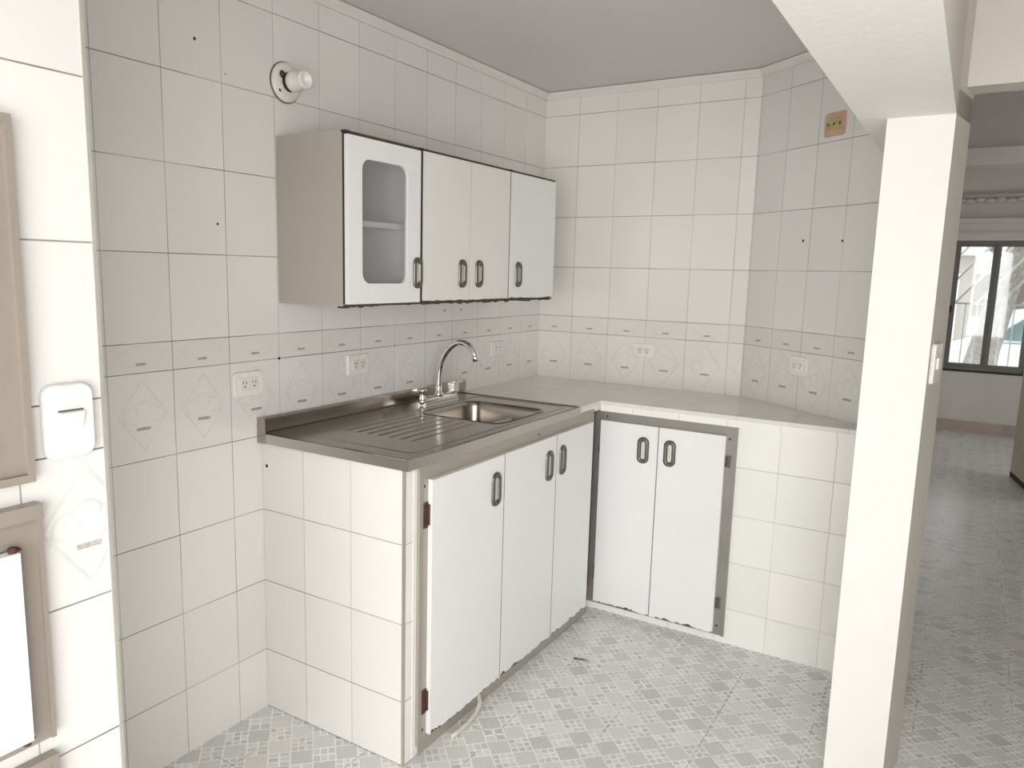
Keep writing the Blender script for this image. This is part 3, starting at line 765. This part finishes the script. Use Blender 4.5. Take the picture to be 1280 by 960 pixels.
for xx in (WX0+.003, -1.428, -.832): obj('pivot', B(xx-.006, xx+.016, DW+.003, WF+.001, WZb-.008, WZb-.001), 'dark', wc)
# glazed door
a, b, z0, z1 = -1.791, -1.431, 1.393, 1.900
bm = bmesh.new(); hole = rrect(-1.727, -1.499, 1.457, 1.838, .035, 8)
frame_with_hole(bm, [(a, z0), (b, z0), (b, z1), (a, z1)], hole, 'y', DW, WF-.003)
gd = obj('door', bm, 'doorwhite', wc); gd['label'] = 'white door with a round-cornered glass panel'
bm = bmesh.new(); extr(bm, rrect(-1.728, -1.498, 1.456, 1.839, .035, 8), 'y', DW+.008, DW+.011); obj('glass_pane', bm, 'cabglass', gd)
pull(gd, ('y', DW), -1.447, 1.440, 1.546, .050)
for i, (a, b, c) in enumerate(((-1.414, -1.124, -1.173), (-1.119, -.838, -1.059), (-.826, -.439, -.757))):
    d = door(wc, 'y', DW, .0165, a, b, 1.394, 1.902, 20+i, 'doorwarm' if i < 2 else 'doorwhite', .004); pull(d, ('y', DW), c, 1.441, 1.546, .052)
obj('bracket', B(-1.70, -1.68, -.20, -.17, WZa-.012, WZa), 'dark', wc)

# ================================================================== WALL FITTINGS
def loop(bm, pts, f, map3, d0, d1, rnd=.004, mat=0):
    """plate with softened rim; pts in plate plane, d = height off the wall"""
    n = len(pts); cx = sum(p[0] for p in pts)/n; cy = sum(p[1] for p in pts)/n
    rg = []
    for sc, d in ((1.0, d0), (1.0, d1-rnd), (.985, d1-rnd*.4), (.95, d1)):
        rg.append([bm.verts.new(map3(cx+(p[0]-cx)*sc, cy+(p[1]-cy)*sc, d)) for p in pts])
    for q, r in zip(rg, rg[1:]):
        for i in range(n):
            fc = bm.faces.new((q[i], q[(i+1) % n], r[(i+1) % n], r[i])); fc.material_index = mat; fc.smooth = True
    fc = bm.faces.new(rg[-1]); fc.material_index = mat
    bmesh.ops.recalc_face_normals(bm, faces=bm.faces)

def outlet(map3, base, c, zc, w, h, r, label, mat='plastic', inset=True):
    t = empty('wall_outlet', base, label, 'outlet', 'wall outlets')
    bm = bmesh.new(); loop(bm, rrect(c-w/2, c+w/2, zc-h/2, zc+h/2, r), None, map3, 0.0, .009); pl = obj('cover_plate', bm, mat, t)
    bm = bmesh.new(); iw, ih = w*.64, h*.52
    loop(bm, rrect(c-iw/2, c+iw/2, zc-ih/2, zc+ih/2, .003), None, map3, .008, .0115, .0015); obj('socket_insert', bm, 'plastic2' if mat == 'plastic' else 'plastic', t)
    for s in (-1, 1):
        bm = bmesh.new()
        cx = c+s*iw*.25
        for dx, dz, a, b in ((-.006, .006, .0012, .0045), (.006, .006, .0012, .0055), (0, -.007, .0026, .0026)):
            loop(bm, rrect(cx+dx-a, cx+dx+a, zc+dz-b, zc+dz+b, .0008, 2), None, map3, .0105, .0119, .0003)
        obj('receptacle', bm, 'slot', t)
    return t
mL = lambda u, v, d: (u, -.0005-d, v)
mB = lambda u, v, d: (-.0005-d, u, v)
nD = (dirv[1], -dirv[0])
mD = lambda u, v, d: (P0[0]+dirv[0]*u+nD[0]*(d+.0005), P0[1]+dirv[1]*u+nD[1]*(d+.0005), v)
outlet(mL, (-1.934, 0, 1.135), -1.934, 1.133, .118, .080, .016, 'round-cornered white double outlet left of the steel worktop')
outlet(mL, (-1.418, 0, 1.149), -1.418, 1.149, .116, .076, .003, 'square-cornered white double outlet on the sink wall above the drainboard')
outlet(mL, (-.427, 0, 1.137), -.427, 1.137, .108, .072, .004, 'white double outlet on the sink wall near the corner, right of the faucet', 'plastic2')
outlet(mB, (0, -.588, 1.138), -.588, 1.138, .106, .068, .006, 'white double outlet in the middle of the back wall', 'plastic')
p = mD(.358, 1.146, 0); outlet(mD, p, .358, 1.146, .098, .080, .012, 'ivory double outlet on the angled wall above the counter tip', 'plastic2')
# open junction box
p = mD(.441, 2.094, 0); t = empty('junction_box', p, 'uncovered pinkish junction box high on the angled wall', 'junction box')
bm = bmesh.new(); loop(bm, rrect(.389, .493, 2.050, 2.138, .010), None, mD, 0, .006); obj('box_rim', bm, 'pinkbox', t)
bm = bmesh.new(); loop(bm, rrect(.402, .480, 2.070, 2.117, .004), None, mD, .005, .0085, .002); obj('insulating_strip', bm, 'yellowbox', t)
bm = bmesh.new()
for u in (.412, .441, .470): loop(bm, [(u+.005*math.cos(k*.7854), 2.094+.005*math.sin(k*.7854)) for k in range(8)], None, mD, .007, .0092, .0004)
obj('screw_hole', bm, 'slot', t)

# bulb holder
lh = empty('lamp_holder', (-1.752, 0, 2.083), 'round white porcelain lamp holder without bulb high on the sink wall', 'lamp holder')
c0 = (-1.752, -.001, 2.083)
bm = bmesh.new(); lathe(bm, [(.060, 0), (.061, .006), (.057, .013), (.048, .017), (.036, .019)], c0, (0, -1, 0), 40); bs = obj('base', bm, 'porcelain', lh)
bm = bmesh.new(); lathe(bm, [(.0635, 0), (.0635, .0022), (.060, .0024)], c0, (0, -1, 0), 40); obj('shadow_ring', bm, 'hinge', lh)  # grey ring drawn as the shadow line around the base
bm = bmesh.new(); lathe(bm, [(.030, .016), (.030, .024), (.026, .026), (.026, .034)], c0, (0, -1, 0), 32); obj('neck', bm, 'dark', lh)
bm = bmesh.new(); lathe(bm, [(.027, .030), (.031, .034), (.031, .052), (.028, .060), (.026, .078), (.028, .084), (.028, .092), (.024, .096), (.020, .094), (.018, .074)], c0, (0, -1, 0), 32); obj('socket', bm, 'plastic', lh)
for dx, dz, r in ((-.036, -.030, .0055), (.034, .034, .005)):
    bm = bmesh.new(); lathe(bm, [(r, .0), (r, .0012)], (c0[0]+dx, -.0172, c0[2]+dz), (0, -1, 0), 12); obj('screw_hole', bm, 'slot', bs)
bm = bmesh.new(); lathe(bm, [(.010, 0), (.012, .002), (.006, .003)], (c0[0]-.030, -.0194, c0[2]+.018), (0, -1, 0), 12); obj('chipped_patch', bm, 'chip', bs)

# light switches
YP = -.745
mP = lambda u, v, d: (u, YP-.0005-d, v)
sw = empty('light_switch', (-2.920, YP, 1.257), 'large rounded white light switch on the bright tiled wall at the left', 'light switch')
bm = bmesh.new(); loop(bm, rrect(-2.9595, -2.881, 1.1985, 1.3165, .018), None, mP, 0, .012, .006); obj('cover_plate', bm, 'plastic3', sw); obj('rocker_slit', B(-2.9385, -2.899, YP-.0135, YP-.0120, 1.2735, 1.2765), 'hinge', sw)
bm = bmesh.new(); extr(bm, [(YP-.0115, 1.240), (YP-.0195, 1.2725), (YP-.0115, 1.2745)], 'x', -2.9375, -2.900); obj('rocker', bm, 'plastic3', sw)
# on the passage side of the pillar
vx, vy = (.18, -.030); ln = math.hypot(vx, vy); ux, uy = vx/ln, vy/ln; nx, ny = uy, -ux
mS = lambda u, v, d: (-1.165+ux*u+nx*(d+.0003), -1.842+uy*u+ny*(d+.0003), v)
s2 = empty('light_switch', mS(.06, 1.275, 0), 'white light switch on the shaded passage side of the pillar', 'light switch')
bm = bmesh.new(); loop(bm, rrect(.022, .098, 1.222, 1.335, .008), None, mS, 0, .011, .004); obj('cover_plate', bm, 'plastic3', s2)
bm = bmesh.new(); loop(bm, rrect(.042, .078, 1.262, 1.296, .003), None, mS, .010, .016, .002); obj('rocker', bm, 'plastic2', s2)

# sheet metal frames on the near wall (left edge of the picture)
def metal_frame(name, xr, z0, z1, label, dr=None):
    t = empty(name, (xr, YP, z0), label, 'cabinet')
    X0 = -3.62; bm = bmesh.new()
    if dr is None:
        box(bm, X0, xr, YP-.012, YP-.0005, z0, z1)
        box(bm, xr-.010, xr, YP-.020, YP-.012, z0, z1); box(bm, X0, xr-.010, YP-.020, YP-.012, z0, z0+.012); box(bm, X0, xr-.010, YP-.020, YP-.012, z1-.012, z1)
        obj('frame', bm, 'frame3', t, bevel=.003)
        bm = bmesh.new(); box(bm, X0+.05, xr-.045, YP-.0135, YP-.0121, z0+.05, z1-.05); obj('door', bm, 'frame3', t, bevel=.0006)
    else:
        dx, a, b = dr
        box(bm, dx-.002, xr, YP-.014, YP-.0005, z0, z1); box(bm, X0, X0+.05, YP-.014, YP-.0005, z0, z1)
        box(bm, X0+.05, dx-.002, YP-.014, YP-.0005, z0, a); box(bm, X0+.05, dx-.002, YP-.014, YP-.0005, b, z1)
        box(bm, xr-.007, xr, YP-.018, YP-.014, z0, z1-.02); box(bm, X0, xr, YP-.024, YP-.014, z1-.022, z1)
        obj('frame', bm, 'frame3', t, bevel=.002)
        dd = obj('door', B(X0+.03, dx, YP-.036, YP-.0165, a+.002, b-.002), 'doorwhite', t, bevel=.0015)
        for zz in (a, b):
            bm = bmesh.new(); tube(bm, [(dx-.006, YP-.026, zz-.006), (dx-.006, YP-.026, zz+.006)], .006, 12)
            box(bm, dx-.008, dx+.006, YP-.028, YP-.014, zz-.001, zz+.002); obj('pivot_hinge', bm, 'rust', t)
    return t
metal_frame('metal_cabinet', -2.981, 1.176, 1.706, 'grey sheet metal cabinet front beside the switch, topmost on the near wall')
metal_frame('metal_cabinet', -2.976, .756, 1.141, 'grey metal cabinet frame holding a white door, below the light switch', (-3.019, .776, 1.080))
metal_frame('metal_cabinet', -2.976, .34, .727, 'grey sheet metal cabinet front in the bottom left corner of the picture')

# hose from under the sink cabinet
bm = bmesh.new(); tube(bm, [(-1.47, -.585, .048), (-1.482, -.612, .044), (-1.50, -.628, .030), (-1.54, -.636, .014), (-1.60, -.640, .009), (-1.66, -.640, .009), (-1.685, -.637, .009)], .008, 12)
tag(obj('drain_hose', bm, 'hose', loc=(-1.5, -.62, 0)), 'pale plastic hose coming out under the sink cabinet door onto the floor', 'hose')

# splinters on the floor
for pts, lab in ((((-.985, -.735), (-.972, -.775), (-.974, -.80)), 'dark wood splinter on the floor tile near the inner cabinet corner'),):
    bm = bmesh.new(); tube(bm, [(x, y, .004) for x, y in pts], [.0028, .0022, .0008], 6)
    tag(obj('wood_splinter', bm, 'chip', loc=(pts[0][0], pts[0][1], 0)), lab, 'debris')

# drill holes in the tiles (parts of their walls)
def dot(parent, p, nrm, r):
    bm = bmesh.new(); lathe(bm, [(r, .0002), (r*.8, .0012)], p, nrm, 10)
    if parent is wd:                               # bring to the wall's own frame
        bmesh.ops.translate(bm, verts=bm.verts, vec=-Vector(wd.location)); bmesh.ops.rotate(bm, verts=bm.verts, cent=(0, 0, 0), matrix=Matrix.Rotation(-ANG, 3, 'Z'))
        bmesh.ops.translate(bm, verts=bm.verts, vec=Vector(wd.location))
    obj('drill_hole', bm, 'mark', parent)
dot(wl, (-2.087, 0, 2.132), (0, -1, 0), .005); dot(wl, (-2.028, 0, 1.625), (0, -1, 0), .004); dot(wl, (-1.985, 0, 2.06), (0, -1, 0), .002)
dot(wl, (-1.7989, 0, 1.203), (0, -1, 0), .005); dot(wl, (-1.1989, 0, 1.204), (0, -1, 0), .003)
for px in ((-.86, 1.333), (-.735, 1.333)): dot(wl, (px[0], 0, px[1]), (0, -1, 0), .0045)
dot(wd, mD(.321, 1.656, 0), (*nD, 0), .006); dot(wd, mD(.527, 1.650, 0), (*nD, 0), .005)
dot(ct, (XE-.0002, -.022, .857), (-1, 0, 0), .006)

# open door leaf in the front room
a, b = Vector((3.615, -2.306, 0)), Vector((2.83, -2.452, 0)); dv = (b-a).normalized(); nn = Vector((dv.y, -dv.x, 0))
if nn.y > 0: nn = -nn
dl = empty('door_leaf', a, 'beige door leaf standing open at the right edge of the front room', 'door')
def leaf(z0, z1, e, mat, name):
    bm = bmesh.new(); q = [a, b, b+nn*.04, a+nn*.04]
    q = [v+(nn*(-e) if i < 2 else nn*e) for i, v in enumerate(q)]
    prism(bm, [(v.x, v.y) for v in q], z0, z1); return obj(name, bm, mat, dl)
leaf(.04, 2.05, 0, 'doorbeige', 'panel'); leaf(.002, .042, .002, 'black', 'bottom_gap_shade')  # black strip stands in for the shaded gap under the leaf
bm = bmesh.new(); h0 = b+(a-b)*.08; tube(bm, [h0-nn*0+Vector((0, 0, 1.0)), h0-nn*.05+Vector((0, 0, 1.0)), h0-nn*.05+dv*-.1+Vector((0, 0, 1.0))], .009, 10); obj('door_handle', bm, 'chrome', dl)

# ================================================================== CAMERA
cam = bpy.data.cameras.new('camera'); co = bpy.data.objects.new('camera', cam); COL.objects.link(co)
yaw, pit, rol = 0.5589, -0.1552, 0.0229
YAW_PIT_ROL = None
d = Vector((math.cos(yaw)*math.cos(pit), math.sin(yaw)*math.cos(pit), math.sin(pit)))
r = d.cross(Vector((0, 0, 1))).normalized(); u = r.cross(d)
r2 = r*math.cos(rol)+u*math.sin(rol); u2 = -r*math.sin(rol)+u*math.cos(rol)
co.matrix_world = Matrix(((r2.x, u2.x, -d.x, -3.5661), (r2.y, u2.y, -d.y, -1.9309), (r2.z, u2.z, -d.z, 1.5033), (0, 0, 0, 1)))
cam.sensor_width = 36.0; cam.lens = 956.6667/1280*36.0
cam.shift_x = (640-611.904)/1280; cam.shift_y = (489.166-480)/1280
cam.clip_start = .02
scn.camera = co

# ================================================================== LIGHT
w = bpy.data.worlds.new('sky'); scn.world = w; w.use_nodes = True
bg = w.node_tree.nodes['Background']; bg.inputs[0].default_value = (1.0, 1.0, 1.0, 1); bg.inputs[1].default_value = 2.0
def area(name, loc, target, sx, sy, power, col=(1, .985, .96)):
    l = bpy.data.lights.new(name, 'AREA'); l.shape = 'RECTANGLE'; l.size = sx; l.size_y = sy; l.energy = power; l.color = col
    o = bpy.data.objects.new(name, l); COL.objects.link(o); o.location = loc
    o.rotation_euler = (Vector(target)-Vector(loc)).to_track_quat('-Z', 'Y').to_euler(); return o
area('patio_daylight', (-4.68, -2.55, 1.3), (-.6, -1.5, .5), 2.4, 1.9, 92, (1, 1, 1))
area('front_room_fill', (3.4, -4.15, 1.4), (3.0, -1.5, 1.0), 1.6, 1.4, 17, (1, .985, .965))  # fill lamp added to brighten the front room; no opening behind it
scn.view_settings.view_transform = 'Standard'; scn.view_settings.look = 'None'; scn.view_settings.exposure = 0.0
try:
    scn.cycles.use_denoising = True; scn.cycles.max_bounces = 10; scn.cycles.diffuse_bounces = 6; scn.cycles.sample_clamp_indirect = 6.0
except Exception: pass
